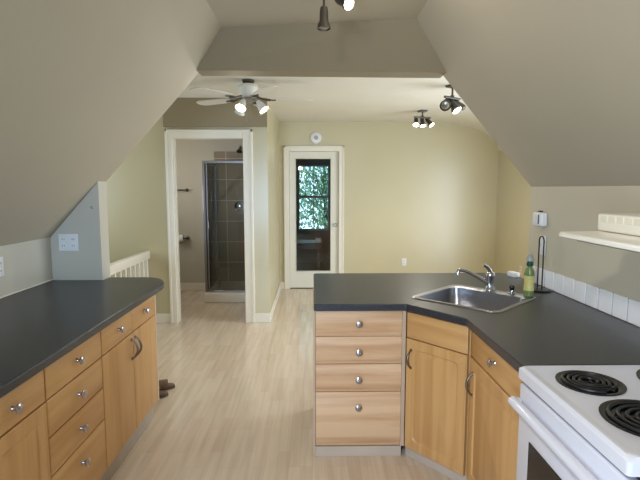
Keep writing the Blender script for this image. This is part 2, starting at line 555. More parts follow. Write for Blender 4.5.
def casing(name, x0, x1, ztop, y, wl, wr, wt, th=0.022):
    bm = newbm()
    for (a, b, c, d) in ((x0 - wl, x0, 0, ztop + wt), (x1, x1 + wr, 0, ztop + wt), (x0, x1, ztop, ztop + wt)):
        add_box(bm, a, b, y - th, y - .001, c, d, .004, 1)
    # raised outer bead
    add_box(bm, x0 - wl, x0 - wl + .025, y - th - .01, y - th, 0, ztop + wt, .003, 1)
    add_box(bm, x1 + wr - .025, x1 + wr, y - th - .01, y - th, 0, ztop + wt, .003, 1)
    add_box(bm, x0 - wl, x1 + wr, y - th - .01, y - th, ztop + wt - .025, ztop + wt, .003, 1)
    return struct(name, bm, M_TRIM)


def jamb(name, x0, x1, ztop, y0, y1):
    bm = newbm()
    add_box(bm, x0 - .018, x0, y0, y1, 0, ztop + .018); add_box(bm, x1, x1 + .018, y0, y1, 0, ztop + .018)
    add_box(bm, x0, x1, y0, y1, ztop, ztop + .018)
    # door stop
    ym = (y0 + y1) / 2
    add_box(bm, x0, x0 + .012, ym, ym + .03, 0, ztop); add_box(bm, x1 - .012, x1, ym, ym + .03, 0, ztop)
    return struct(name, bm, M_TRIM)


casing('trim_1', BX0, BX1, BZ, YW, .078, .106, .095)
j = jamb('trim_2', BX0, BX1, BZ, YW - .002, YW + .112)
casing('trim_3', DX0, DX1, DZ, YF, .08, .08, .08)
jamb('trim_4', DX0, DX1, DZ, YF - .002, YF + .10)
struct('baseboard_bathroom_wall', add_box(box(-1.86, BX0 - .078, YW - .016, YW - .001, 0, .11, .004, 1), BX1 + .106, -0.478, YW - .016, YW - .001, 0, .11, .004, 1), M_TRIM)
struct('baseboard_bathroom_side', box(-0.493, -0.478, YW - .001, YF - .001, 0, .11, .004, 1), M_TRIM)
struct('baseboard_back', add_box(box(-0.478, DX0 - .08, YF - .016, YF - .001, 0, .11, .004, 1), DX1 + .08, XR - .001, YF - .016, YF - .001, 0, .11, .004, 1), M_TRIM)
struct('baseboard_right', box(XR - .016, XR - .001, 5.40, YF - .017, 0, .11, .004, 1), M_TRIM)
struct('baseboard_bathroom_back', box(-2.9, -1.50, 7.224, 7.239, 0, .11, .004, 1), M_TRIM)
struct('trim_5', box(XL + .001, XL + .012, 0.82, 3.32, .901, .911, .003, 1), M_TRIM)   # white bead along the counter back

# interior door of the far wall: slab with a full glass lite
d1 = thing('door_1', 'white interior door with one tall glass pane', 'door', ((DX0 + DX1) / 2, YF + .03, 0))
d1['kind'] = 'structure'
cx = (DX0 + DX1) / 2
gx0, gx1, gz0, gz1 = -0.254 - cx, 0.292 - cx, 0.261, 1.992
hx = (DX1 - DX0) / 2 - .003
bm = newbm()
add_box(bm, -hx, gx0, 0, .04, .012, DZ - .003); add_box(bm, gx1, hx, 0, .04, .012, DZ - .003)
add_box(bm, gx0, gx1, 0, .04, .012, gz0); add_box(bm, gx0, gx1, 0, .04, gz1, DZ - .003)
obj('door_slab', bm, M_DOOR, d1, smooth=False)
bm = newbm()
for (a, b, c, d) in ((gx0, gx0 + .011, gz0, gz1), (gx1 - .011, gx1, gz0, gz1), (gx0 + .011, gx1 - .011, gz0, gz0 + .011), (gx0 + .011, gx1 - .011, gz1 - .011, gz1)):
    add_box(bm, a, b, -.008, .048, c, d, .004, 1)
obj('glazing_bead', bm, M_DOOR, d1)
obj('glass_pane', box(gx0 + .009, gx1 - .009, .018, .024, gz0 + .009, gz1 - .009), M_GLASS, d1, smooth=False)
bm = newbm()
mk = Matrix.Translation((hx - .045, 0, .985)) @ Matrix.Rotation(PI / 2, 4, 'X')
add_lathe(bm, [(.026, 0), (.026, .006), (.010, .010), (.010, .03), (.024, .036), (.028, .05), (.022, .062), (0, .066)], 20, mk)
obj('door_knob', bm, M_NICKEL, d1)

# ------------------------------------------------------------------ the sunroom behind the glass door
SY = 10.0
struct('floor_sunroom', box(-2.2, 2.4, YF + .02, SY + .1, -.10, -.002), M_DARKFLOOR)
struct('ceiling_sunroom', box(-2.2, 2.4, YF + .1, SY + .1, 2.5, 2.6), M_DARKROOM)
struct('wall_sunroom_left', box(-2.3, -2.2, YF + .1, SY + .1, 0, 2.6), M_DARKROOM)
struct('wall_sunroom_right', box(2.4, 2.5, YF + .1, SY + .1, 0, 2.6), M_DARKROOM)
vx0, vx1, vz0, vz1 = -0.29, 0.36, 0.67, 2.02
bm = newbm()
add_box(bm, -2.2, vx0, SY, SY + .1, 0, 2.5); add_box(bm, vx1, 2.4, SY, SY + .1, 0, 2.5)
add_box(bm, vx0, vx1, SY, SY + .1, 0, vz0); add_box(bm, vx0, vx1, SY, SY + .1, vz1, 2.5)
struct('wall_sunroom_back', bm, M_DARKROOM)
w3 = bpy.data.objects.new('window_3', None); COL.objects.link(w3); w3['kind'] = 'structure'; w3['label'] = 'small paned sash window in the dark room beyond the glass door'
bm = newbm()
for (a, b, c, d) in ((vx0, vx0 + .03, vz0, vz1), (vx1 - .03, vx1, vz0, vz1), (vx0 + .03, vx1 - .03, vz0, vz0 + .035), (vx0 + .03, vx1 - .03, vz1 - .03, vz1), (vx0 + .03, vx1 - .03, 1.345, 1.395)):
    add_box(bm, a, b, SY + .02, SY + .06, c, d)
obj('window_frame', bm, mat('window_vinyl', (150, 170, 180), .4), w3, smooth=False)
bm = newbm()
vm = (vx0 + vx1) / 2
add_box(bm, vm - .006, vm + .006, SY + .03, SY + .05, vz0 + .035, vz1 - .03)
for z in (1.055, 1.70): add_box(bm, vx0 + .03, vx1 - .03, SY + .031, SY + .049, z - .006, z + .006)
obj('window_grille', bm, mat('grille_vinyl', (80, 100, 108), .4), w3, smooth=False)
obj('window_glass', box(vx0 + .03, vx1 - .03, SY + .055, SY + .058, vz0 + .035, vz1 - .03), M_GLASS, w3, smooth=False)

t = thing('desk', 'low dark wooden desk in the room behind the glass door', 'desk', (-0.12, 8.7, 0))
obj('desk_top', box(-.75, .29, -.28, .28, .555, .585, .005, 1), M_DESK, t)
obj('apron', box(-.72, .26, -.25, .25, .47, .554), M_DESK, t, smooth=False)
for sx in (-.70, .245):
    for sy in (-.23, .23):
        obj('leg', box(sx - .025, sx + .025, sy - .025, sy + .025, 0, .469), M_DESK, t, smooth=False)
tag(obj('paper_box', box(-.045, .045, -.05, .05, 0, .075, .004, 1), M_PLASTIC, None, loc=(.105, 8.50, .586)), 'small white box standing on the dark desk behind the glass door', 'box')
# shrub and trees outside the window


def leafy(name, cx, cy, cz, rx, ry, rz, n, size, label):
    t = thing(name, label, 'tree', (cx, cy, -1.0), 0)
    bm = newbm()
    for _ in range(n):
        u = Vector((random.gauss(0, 1), random.gauss(0, 1), random.gauss(0, 1))).normalized() * (random.random() ** 0.45)
        p = Vector((u.x * rx, u.y * ry, cz + 1.0 + u.z * rz))
        q = Matrix.Rotation(random.random() * 6.28, 3, 'Z') @ Matrix.Rotation(random.gauss(.5, .6), 3, 'X')
        s = size * random.uniform(.6, 1.3)
        pts = [p + q @ Vector(v) for v in ((-s * .45, 0, 0), (0, -s, .1 * s), (s * .45, 0, 0), (0, s, .1 * s))]
        add_poly(bm, pts, [(0, 1, 2, 3)])
    obj('foliage', bm, M_LEAF, t, smooth=False)
    bm = newbm()
    add_tube(bm, [(0, 0, 0), (.05, .02, (cz + 1) * .5), (-.02, 0, cz + 1 + rz * .4)], [.09, .07, .03], 8)
    for k in range(6):
        a = k * 1.1
        z0 = (cz + 1) * (.55 + .07 * k)
        add_tube(bm, [(0.02, 0, z0), (math.cos(a) * rx * .4, math.sin(a) * ry * .4, z0 + .35), (math.cos(a) * rx * .7, math.sin(a) * ry * .7, z0 + .8)], [.03, .022, .01], 6)
    obj('trunk', bm, M_BARK, t)
    return t


leafy('garden_tree', .35, 13.2, 1.55, 1.2, .8, 1.7, 5200, .07, 'leafy green tree seen through the paned window beyond the glass door')
struct('ground', box(-12, 12, SY + .2, 30, -1.2, -1.0), mat('grass_ground', (96, 120, 70), .9, noise=.2))

# ------------------------------------------------------------------ worktops
b_top = newbm()
left_out = [(XL + .003, .80), (-.997, .80), (-.997, 3.14)] + [(-1.197 + .20 * math.cos(a), 3.14 + .295 * math.sin(a)) for a in [PI / 2 * i / 10 for i in range(1, 11)]] + [(-1.458, 3.435), (-1.458, 3.328), (XL + .003, 3.328)]
add_prism(b_top, left_out, .861, .90)
tag(obj('worktop', b_top, M_TOP, None, bevel=.006), 'charcoal worktop with a rounded end running along the low knee wall to the stub wall', 'worktop')

SC = Vector((.945, 2.745)); U = Vector((.7071, -.7071)); V = Vector((.7071, .7071))


def sk(u, v): return (SC.x + U.x * u + V.x * v, SC.y + U.y * u + V.y * v)


def rrect(u0, u1, v0, v1, r_, n=6):
    pts = []
    for (cx_, cy_, a0) in ((u1 - r_, v1 - r_, 0), (u0 + r_, v1 - r_, PI / 2), (u0 + r_, v0 + r_, PI), (u1 - r_, v0 + r_, 1.5 * PI)):
        for i in range(n + 1):
            a = a0 + PI / 2 * i / n
            pts.append((cx_ + r_ * math.cos(a), cy_ + r_ * math.sin(a)))
    return pts


b_top = newbm()
out = [(0.010, 2.59), (.518, 2.59), (.755, 2.29), (.755, 1.659), (XRK - .003, 1.659), (XRK - .003, 3.5), (1.42, 3.572), (.03, 3.572), (.010, 3.55)]
hole = [sk(*p) for p in rrect(-.252, .252, -.252, .252, .05)]
add_prism(b_top, out, .861, .90, [hole])
tag(obj('worktop', b_top, M_TOP, None, bevel=.004), 'charcoal peninsula worktop with a cut corner that holds the steel sink', 'worktop')

# ------------------------------------------------------------------ cabinets


def knob(parent, x, y, z):
    bm = newbm()
    m_ = Matrix.Translation((x, y, z)) @ Matrix.Rotation(PI / 2, 4, 'X')
    add_lathe(bm, [(.010, 0), (.007, .006), (.007, .013), (.014, .018), (.019, .022), (.019, .026), (.012, .030), (0, .031)], 18, m_)
    return obj('knob', bm, M_KNOB, parent)


def bow_handle(parent, x, y, z0, z1):
    bm = newbm()
    pts = []
    n = 12
    for i in range(n + 1):
        s = i / n
        pts.append((x, y - .004 - .030 * math.sin(PI * s) ** .7, z0 + (z1 - z0) * s))
    add_tube(bm, pts, [.0065 if 2 < i < n - 2 else .005 for i in range(n + 1)], 10)
    for z in (z0, z1):
        add_lathe(bm, [(.009, 0), (.009, .004), (.006, .008)], 12, Matrix.Translation((x, y, z)) @ Matrix.Rotation(PI / 2, 4, 'X'))
    return obj('handle', bm, M_HANDLE, parent)


def front_slab(x0, x1, z0, z1, y=-.001, th=.019, ch=.006):
    """drawer front: slab with a shallow chamfer all around its face"""
    bm = newbm()
    add_poly(bm, [(x0, y, z0), (x1, y, z0), (x1, y, z1), (x0, y, z1),
                  (x0, y - th + ch * .6, z0), (x1, y - th + ch * .6, z0), (x1, y - th + ch * .6, z1), (x0, y - th + ch * .6, z1),
                  (x0 + ch, y - th, z0 + ch), (x1 - ch, y - th, z0 + ch), (x1 - ch, y - th, z1 - ch), (x0 + ch, y - th, z1 - ch)],
             [(3, 2, 1, 0), (0, 1, 5, 4), (1, 2, 6, 5), (2, 3, 7, 6), (3, 0, 4, 7),
              (4, 5, 9, 8), (5, 6, 10, 9), (6, 7, 11, 10), (7, 4, 8, 11), (8, 9, 10, 11)])
    bmesh.ops.recalc_face_normals(bm, faces=bm.faces[:])
    return bm


def front_ribbed(x0, x1, z0, z1, y=-.001, th=.019):
    """drawer front with long coves along its top and bottom edges"""
    bm = newbm()
    h = z1 - z0
    prof = [(0, z0), (-.010, z0), (-.011, z0 + .010), (-.015, z0 + .020), (-.019, z0 + .026), (-.019, z1 - .026), (-.015, z1 - .020), (-.011, z1 - .010), (-.010, z1), (0, z1)]
    a = [bm.verts.new((x0, y + p[0], p[1])) for p in prof]
    b = [bm.verts.new((x1, y + p[0], p[1])) for p in prof]
    bm.faces.new(a); bm.faces.new(b[::-1])
    for i in range(len(prof)):
        k = (i + 1) % len(prof)
        bm.faces.new((a[i], b[i], b[k], a[k]))
    bmesh.ops.recalc_face_normals(bm, faces=bm.faces[:])
    return bm


def panel_door(x0, x1, z0, z1, y=-.001, th=.02, st=.055, arch=False):
    """frame door: flat frame, routed groove, raised field"""
    def ring(inset, r_, yy):
        a0, a1, c0, c1 = x0 + inset, x1 - inset, z0 + inset, z1 - inset
        pts = []
        for (cx_, cz_, s) in ((a1 - r_, c1 - r_, 0), (a0 + r_, c1 - r_, 1), (a0 + r_, c0 + r_, 2), (a1 - r_, c0 + r_, 3)):
            for i in range(5):
                an = s * PI / 2 + PI / 2 * i / 4
                pts.append((cx_ + r_ * math.cos(an), yy, cz_ + r_ * math.sin(an)))
        return pts
    rr = .028 if arch else .004
    specs = [(0, .0005, y), (0, .0005, y - th + .003), (.003, .0015, y - th), (st, rr, y - th), (st + .006, rr, y - th + .007), (st + .012, rr, y - th + .007), (st + .030, rr, y - th + .001)]
    bm = newbm()
    rings = [[bm.verts.new(p) for p in ring(*s)] for s in specs]
    n = len(rings[0])
    for a, b in zip(rings, rings[1:]):
        for i in range(n):
            bm.faces.new((a[i], a[(i + 1) % n], b[(i + 1) % n], b[i]))
    bm.faces.new(rings[0]); bm.faces.new(rings[-1])
    bmesh.ops.recalc_face_normals(bm, faces=bm.faces[:])
    return bm


def left_unit(name, label, y0, w):
    t = thing(name, label, 'cabinet', (-1.04, y0, 0), PI / 2)
    obj('carcass', box(.0015, w - .0015, 0, .74, .136, .859), M_MAPLE, t, smooth=False)
    obj('toe_kick', box(.0015, w - .0015, .030, .050, .001, .135), M_TOEG, t, smooth=False)
    return t


G = .003
ZT = .853
# hidden unit nearest the camera, then unit A: drawer over a panelled door
for (nm, lab, y0, w) in (('base_cabinet', 'maple base cabinet under the worktop end opposite the stub wall', .82, .555),
                         ('base_cabinet', 'maple base cabinet with one drawer over a recessed panel door, beside the four-drawer stack', 1.378, .410)):
    t = left_unit(nm, lab, y0, w)
    dr = obj('drawer', front_slab(G, w - G, .722, ZT), M_MAPLEH, t); knob(dr, w / 2, -.02, .788)
    dr = obj('door', panel_door(G, w - G, .142, .716), M_MAPLE, t); bow_handle(dr, .035, -.021, .56, .66)
# unit B: four drawers
w = .490
t = left_unit('drawer_cabinet', 'maple cabinet with a stack of four drawers under the long charcoal worktop', 1.79, w)
for (z0, z1, kz) in ((.722, ZT, .792), (.568, .716, .640), (.408, .562, .484), (.142, .402, .325)):
    dr = obj('drawer', front_slab(G, w - G, z0, z1), M_MAPLEH, t); knob(dr, w / 2, -.02, kz)
# unit C-D: two drawers over two plain doors
w = .815
t = left_unit('double_door_cabinet', 'maple cabinet with two small drawers over two plain doors, at the rounded worktop end', 2.282, w)
for (x0, x1) in ((G, .398), (.402, w - .028)):
    dr = obj('drawer', front_slab(x0, x1, .722, ZT), M_MAPLEH, t); knob(dr, (x0 + x1) / 2, -.02, .796)
dr = obj('door', front_slab(G, .398, .142, .716), M_MAPLE, t); bow_handle(dr, .372, -.021, .575, .685)
dr = obj('door', front_slab(.402, w - .028, .142, .716), M_MAPLE, t); bow_handle(dr, .428, -.021, .575, .685)
obj('end_stile', box(w - .026, w, -.02, -.001, .136, .858, .002, 1), M_STILE, t)

# peninsula four drawer unit
w = .485
t = thing('drawer_cabinet', 'maple four-drawer cabinet at the open end of the peninsula', 'cabinet', (.018, 2.635, 0), 0)
obj('carcass', box(0, w + .018, 0, .58, .062, .859), M_STILE, t, smooth=False)
obj('plinth', box(0, w + .006, -.016, .0, .001, .060), M_TOE, t, smooth=False)
obj('end_panel', box(-.012, -.001, -.012, .60, .001, .859), M_STILE, t, smooth=False)
for (z0, z1, kz) in ((.711, .853, .785), (.551, .706, .622), (.388, .546, .462), (.066, .383, .302)):
    dr = obj('drawer', front_ribbed(.002, w - .001, z0, z1), M_MAPLEDAY, t); knob(dr, w / 2, -.02, kz)
obj('corner_stile', box(w + .001, w + .022, -.017, -.001, .062, .858), M_STILE, t, smooth=False)
obj('back_panel', box(0, 1.45, .585, .60, .001, .859), M_MAPLEDAY, t, smooth=False)

# diagonal sink cabinet
P0 = Vector((.534, 2.614)); P1 = Vector((.792, 2.308))
dv = P1 - P0; wd = dv.length
t = thing('sink_cabinet', 'angled maple corner cabinet under the sink with one arched panel door', 'cabinet', (P0.x, P0.y, 0), math.atan2(dv.y, dv.x))
inv = Matrix.Rotation(-math.atan2(dv.y, dv.x), 2)


def loc2(p): return tuple(inv @ (Vector(p) - P0))


face = [(0.006, .003), (wd - .006, .003), (wd - .006, .02), (.006, .02)]
obj('face_frame', add_prism(newbm(), face, .062, .859), M_MAPLE, t, smooth=False)
obj('plinth', box(-.01, wd + .02, .012, .03, .001, .060), M_TOE, t, smooth=False)
bm = newbm()
add_prism(bm, [loc2(p) for p in ((.545, 2.66), (.555, 2.66), (.555, 3.19), (.545, 3.19))], .062, .85)
obj('side_panel', bm, M_MAPLE, t, smooth=False)
bm = newbm()
add_prism(bm, [loc2(p) for p in ((.83, 2.30), (1.45, 2.30), (1.45, 2.31), (.83, 2.31))], .062, .85)
obj('side_panel', bm, M_MAPLE, t, smooth=False)
obj('false_drawer_front', front_slab(.008, wd - .012, .712, ZT), M_MAPLEH, t)
dr = obj('door', panel_door(.008, wd - .012, .072, .706, st=.05, arch=True), M_MAPLE, t)
bow_handle(dr, .042, -.018, .545, .645)

# right-hand cabinet by the range
w = .628
t = thing('base_cabinet', 'maple base cabinet between the angled sink cabinet and the white range', 'cabinet', (.800, 2.292, 0), -PI / 2)
obj('carcass', box(.002, w - .002, 0, .66, .062, .859), M_MAPLE, t, smooth=False)
obj('plinth', box(.002, w - .002, -.004, 0, .001, .060), M_TOE, t, smooth=False)
dr = obj('drawer', front_slab(.012, w - G, .715, ZT), M_MAPLEH, t); knob(dr, w / 2, -.02, .79)
dr = obj('door', panel_door(.012, w - G, .072, .706), M_MAPLE, t); bow_handle(dr, .055, -.018, .53, .64)

# ------------------------------------------------------------------ sink and its fittings
t = thing('sink', 'square stainless steel sink set cornerwise in the peninsula worktop', 'sink', (SC.x, SC.y, .9), math.atan2(U.y, U.x))
bm = newbm()
specs = [(-.27, .27, -.27, .27, .045, .0015), (-.266, .266, -.266, .266, .043, .006), (-.246, .246, -.246, .188, .05, .006), (-.238, .238, -.238, .180, .055, .001),
         (-.226, .226, -.226, .168, .06, -.13), (-.205, .205, -.205, .147, .06, -.165), (-.06, .06, -.09, .03, .055, -.172)]
rings = []
for (a, b, c, d, rr, z) in specs:
    rings.append([bm.verts.new((p[0], p[1], z)) for p in rrect(a, b, c, d, rr)])
n = len(rings[0])
for a, b in zip(rings, rings[1:]):
    for i in range(n):
        bm.faces.new((a[i], a[(i + 1) % n], b[(i + 1) % n], b[i]))
bm.faces.new(rings[-1])
bmesh.ops.recalc_face_normals(bm, faces=bm.faces[:])
o = obj('basin', bm, M_STEEL, t)
bm = newbm(); add_lathe(bm, [(.042, -.1715), (.042, -.168), (.034, -.167), (.030, -.170), (0, -.170)], 24, Matrix.Translation((0, -.03, 0)))
obj('drain', bm, M_CHROME, t)

# faucet with lever handle
fx, fy = sk(-.01, .227)
t = thing('faucet', 'chrome single lever faucet on the back ledge of the sink', 'faucet', (fx, fy, .9065))
bm = newbm(); add_lathe(bm, [(.034, 0), (.034, .006), (.027, .016), (.024, .03), (.0235, .075), (.026, .09), (.026, .105), (.018, .116), (0, .118)], 24)
obj('body', bm, M_CHROME, t)
bm = newbm()
add_tube(bm, [(-.012, .0, .045), (-.05, .004, .068), (-.10, .008, .096), (-.145, .012, .118), (-.175, .014, .126), (-.192, .015, .122), (-.196, .015, .104), (-.196, .015, .094)],
         [.015, .013, .012, .0115, .0115, .012, .0125, .013], 14)
obj('spout', bm, M_CHROME, t)
bm = newbm()
add_tube(bm, [(0, 0, .112), (-.006, -.004, .128), (-.022, -.01, .146), (-.048, -.016, .162)], [.013, .012, .011, .009], 12)
obj('lever', bm, M_CHROME, t)
sx_, sy_ = sk(.128, .228)
t = thing('side_sprayer', 'small dark sprayer head beside the chrome faucet', 'sprayer', (sx_, sy_, .9065))
bm = newbm(); add_lathe(bm, [(.022, 0), (.022, .005), (.014, .010), (.013, .022)], 18)
obj('collar', bm, M_CHROME, t)
bm = newbm(); add_lathe(bm, [(.012, .022), (.014, .032), (.016, .042), (.012, .050), (0, .052)], 18)
obj('spray_head', bm, M_BLACK, t)

bx_, by_ = sk(.226, .229)
t = thing('dish_soap_bottle', 'green and yellow dish soap bottle standing by the sink corner', 'bottle', (bx_, by_, .9065), R(-40))
prof = [(.029, 0), (.033, .006), (.033, .03), (.029, .07), (.030, .11), (.033, .13), (.030, .150), (.016, .172), (.014, .178)]
bm = newbm(); add_lathe(bm, prof, 20, Matrix.Diagonal((.88, .7, 1, 1)))
obj('bottle_body', bm, M_GREENB, t)
bm = newbm()
add_lathe(bm, [(.0335, .035), (.0303, .07), (.0312, .108), (.0328, .122)], 20, Matrix.Diagonal((.89, .72, 1, 1)), cap=False)
obj('bottle_label', bm, M_LABELB, t)
bm = newbm(); add_lathe(bm, [(.017, .178), (.019, .182), (.019, .200), (.012, .204)], 18)
obj('collar', bm, M_CAPB, t)
bm = newbm(); add_lathe(bm, [(.012, .204), (.021, .208), (.021, .226), (.014, .238), (.006, .246), (0, .248)], 18)
obj('cap', bm, M_CLEARB, t)

t = thing('paper_towel_holder', 'empty black wire paper towel holder with a tall loop against the tiles', 'paper towel holder', (1.418, 2.93, .9005), 0)
bm = newbm(); add_lathe(bm, [(.068, 0), (.070, .004), (.066, .009), (.02, .012), (0, .012)], 32)
obj('base', bm, M_WIRE, t)
pts = [(.0, .030, .010), (.0, .030, .31)] + [(.0, .030 * math.cos(a), .31 + .030 * math.sin(a)) for a in [PI * i / 10 for i in range(1, 10)]] + [(.0, -.030, .31), (.0, -.030, .010)]
bm = newbm(); add_tube(bm, pts, .0042, 10)
obj('loop', bm, M_WIRE, t)

tag(obj('block', box(-.022, .022, -.04, .04, 0, .036, .006, 2), M_PLASTIC, None, loc=(1.452, 3.40, .9005), rotz=R(20)), 'small white sponge at the far worktop corner behind the soap bottle', 'block')  # plain white block, not identified as a particular item

# ------------------------------------------------------------------ tile backsplash on the right wall
bm = newbm()
y = 1.05
k = 0
while y < 3.28:
    y2 = min(y + .1135, 3.298)
    add_box(bm, XRK - .009, XRK - .002, y + .003, y2 - .003, .9025, 1.015, .0015, 1)
    y += .1165
o = tag(obj('backsplash', bm, M_TILE, None), 'single row of square white tiles along the wall behind the peninsula sink', 'backsplash')
obj('grout', box(XRK - .0035, XRK - .0012, 1.05, 3.298, .902, 1.0145), M_GROUT, o, smooth=False)

# ------------------------------------------------------------------ electric range
RX0, RX1, RY0, RY1 = .735, 1.39, 1.045, 1.652
t = thing('electric_range', 'white freestanding electric range with black coil burners', 'range', (RX0, RY1, 0), -PI / 2)
# local x = along the front (towards the camera), local y = depth, front at y=0
w = RY1 - RY0; dp = RX1 - RX0
obj('body', box(.002, w - .002, .052, dp - .01, .02, .862), M_ENAMEL, t)
# cooktop: slab with raised rolled rim
bm = newbm()
ct = [(0, w, 0, dp, .862, .012), (0, w, 0, dp, .896, .014), (.010, w - .010, .010, dp - .010, .905, .016), (.022, w - .022, .022, dp - .022, .905, .018), (.030, w - .030, .030, dp - .030, .902, .02)]
rings = []
for (a, b, c, d, z, rr) in ct:
    rings.append([bm.verts.new((p[0], p[1], z)) for p in rrect(a, b, c, d, rr)])
n = len(rings[0])
for a, b in zip(rings, rings[1:]):
    for i in range(n): bm.faces.new((a[i], a[(i + 1) % n], b[(i + 1) % n], b[i]))
bm.faces.new(rings[-1]); bm.faces.new(rings[0][::-1])
bmesh.ops.recalc_face_normals(bm, faces=bm.faces[:])
obj('cooktop', bm, M_ENAMEL, t)
for (bx, by, br_) in ((.160, .168, .090), (.415, .190, .114), (.162, .475, .118), (.425, .475, .092)):
    bm = newbm()
    add_lathe(bm, [(br_ + .012, .9025), (br_ + .012, .9065), (br_ + .004, .9075), (br_ - .006, .9035), (br_ * .5, .9022), (0, .9022)], 40, Matrix.Translation((bx, by, 0)))
    dpan = obj('drip_pan', bm, M_BLACK, t)
    bm = newbm()
    turns = 4; npt = turns * 32
    pts = []
    for i in range(npt + 1):
        s = i / npt
        a = s * turns * 2 * PI
        rr = .020 + (br_ - .004 - .020) * s
        pts.append((bx + rr * math.cos(a), by + rr * math.sin(a), .9085))
    add_tube(bm, pts, .0052, 8)
    obj('coil', bm, M_COIL, dpan)
    bm = newbm()
    for k in range(3):
        a = k * 2.094 + .4
        cyl_between(bm, (bx, by, .9065), (bx + (br_ - .006) * math.cos(a), by + (br_ - .006) * math.sin(a), .9075), .003, None, 6)
    obj('coil_support', bm, M_COIL, dpan)
obj('gap', box(.006, w - .006, .040, .0515, .835, .8615), M_GAP, t, smooth=False)
dr = obj('oven_door', newbm() if False else box(.004, w - .004, .008, .050, .215, .842, .008, 3), M_ENAMEL, t)
obj('oven_window', box(.10, w - .10, .004, .0078, .36, .67, .003, 1), M_OVENGL, dr)
bm = newbm()
hz, hy = .776, -.017
add_tube(bm, [(.012, hy, hz), (w - .012, hy, hz)], .018, 16)
for xx in (.022, w - .022):
    add_box(bm, xx - .014, xx + .014, hy + .004, .0085, hz - .014, hz + .014, .005, 2)
obj('handle', bm, M_ENAMEL, dr)
dr2 = obj('storage_drawer', box(.004, w - .004, .008, .050, .06, .205, .008, 3), M_ENAMEL, t)
bm = newbm(); add_box(bm, 0.0, w, dp - .060, dp, .906, 1.07, .012, 3)
bg = obj('backguard', bm, M_ENAMEL, t)
for k in range(5):
    bm = newbm(); add_lathe(bm, [(.022, 0), (.020, .018), (.008, .020), (0, .020)], 20, Matrix.Translation((.10 + k * .1, dp - .060, .99)) @ Matrix.Rotation(PI / 2, 4, 'X'))
    obj('knob', bm, M_BLACK, bg)

# ------------------------------------------------------------------ range hood
t = thing('range_hood', 'shallow white range hood on the wall above the range', 'range hood', (XRK - .002, 1.755, 1.34), -PI / 2)
w = .76
# local x along the wall towards the camera, local y -> +X (wall at 0, front at -.605)
bm = newbm()
fr = -.592
prof = [(fr, .0), (fr, .024), (-.47, .040), (-.468, .098), (0, .098), (0, .012), (-.02, .010), (fr + .012, .004)]
prof = [(fr, .014), (fr, .030), (fr + .008, .034), (0, .044), (0, .014)]
a = [bm.verts.new((0, p[0], p[1])) for p in prof]; b = [bm.verts.new((w, p[0], p[1])) for p in prof]
bm.faces.new(a); bm.faces.new(b[::-1])
for i in range(len(prof)):
    k = (i + 1) % len(prof); bm.faces.new((a[i], b[i], b[k], a[k]))
bmesh.ops.recalc_face_normals(bm, faces=bm.faces[:])
obj('canopy', bm, M_HOOD, t, bevel=.004)
rz = newbm(); add_box(rz, .004, w - .004, -.455, 0, .038, .102, .010, 3)
rs = obj('fan_housing', rz, M_HOOD, t)
bm = newbm()
for k in range(16):
    x = .03 + k * .045
    pts = [(x + (.036 if c > 0 else 0) * 1.0, 0) for c in (0,)]
    add_box(bm, x, x + .036, -.4562, -.4545, .072, .094, .0005, 1)
obj('vent_slots', bm, M_CREAMPL, rs)
obj('filter', box(.05, w - .05, -.55, -.08, .004, .0115), M_STEEL, t, smooth=False)

# ------------------------------------------------------------------ wall plates and small devices


def outlet(name, label, cat, loc, rotz, wd_=.072, ht=.115, gangs=1, kind='outlet', col=None, group=None):
    """plate facing local -y"""
    t = thing(name, label, cat, loc, rotz, group)
    obj('plate', box(-wd_ / 2, wd_ / 2, -.007, -.001, -ht / 2, ht / 2, .003, 2), col or M_PLASTIC, t)
    step = wd_ / gangs
    for g in range(gangs):
        cx_ = -wd_ / 2 + step * (g + .5)
        if kind == 'outlet':
            for dz in (-.022, .022):
                f = obj('socket', box(cx_ - .017, cx_ + .017, -.0095, -.0072, dz - .014, dz + .014, .002, 2), col or M_PLASTIC, t)
                bm = newbm()
                add_box(bm, cx_ - .008, cx_ - .005, -.0101, -.0096, dz - .005, dz + .006)
                add_box(bm, cx_ + .005, cx_ + .008, -.0101, -.0096, dz - .005, dz + .006)
                obj('slots', bm, M_SLOT, f, smooth=False)
        else:
            obj('toggle', box(cx_ - .006, cx_ + .006, -.018, -.0072, -.010, .012, .002, 2), col or M_PLASTIC, t)
    return t


outlet('outlet_plate', 'wide white double outlet plate on the pale stub wall above the worktop', 'outlet', (-1.68, 3.332, 1.163), 0, .135, .118, 2)
outlet('outlet_plate', 'white outlet plate on the knee wall behind the long worktop', 'outlet', (XL, 2.77, 1.083), PI / 2)
outlet('outlet_plate', 'white outlet plate low on the far cream wall', 'outlet', (1.413, YF, .414), 0)
outlet('switch_plate', 'white plate on the side wall behind the paper towel holder', 'switch', (XRK, 3.085, 1.165), -PI / 2, .075, .13, 1, 'switch')
outlet('outlet_plate', 'ivory outlet plate on the yellow wall beyond the dish soap bottle', 'outlet', (XR, 6.36, .44), -PI / 2, .075, .118, 1, 'outlet', M_CREAMPL)

t = thing('wall_hook', 'tiny grey hook high on the stub wall above its outlet', 'hook', (-1.507, 3.331, 1.405))
bm = newbm(); add_lathe(bm, [(.010, 0), (.010, .003), (.004, .005), (.004, .016), (.007, .020), (0, .021)], 12, Matrix.Rotation(PI / 2, 4, 'X'))
obj('hook_body', bm, M_NICKEL, t)

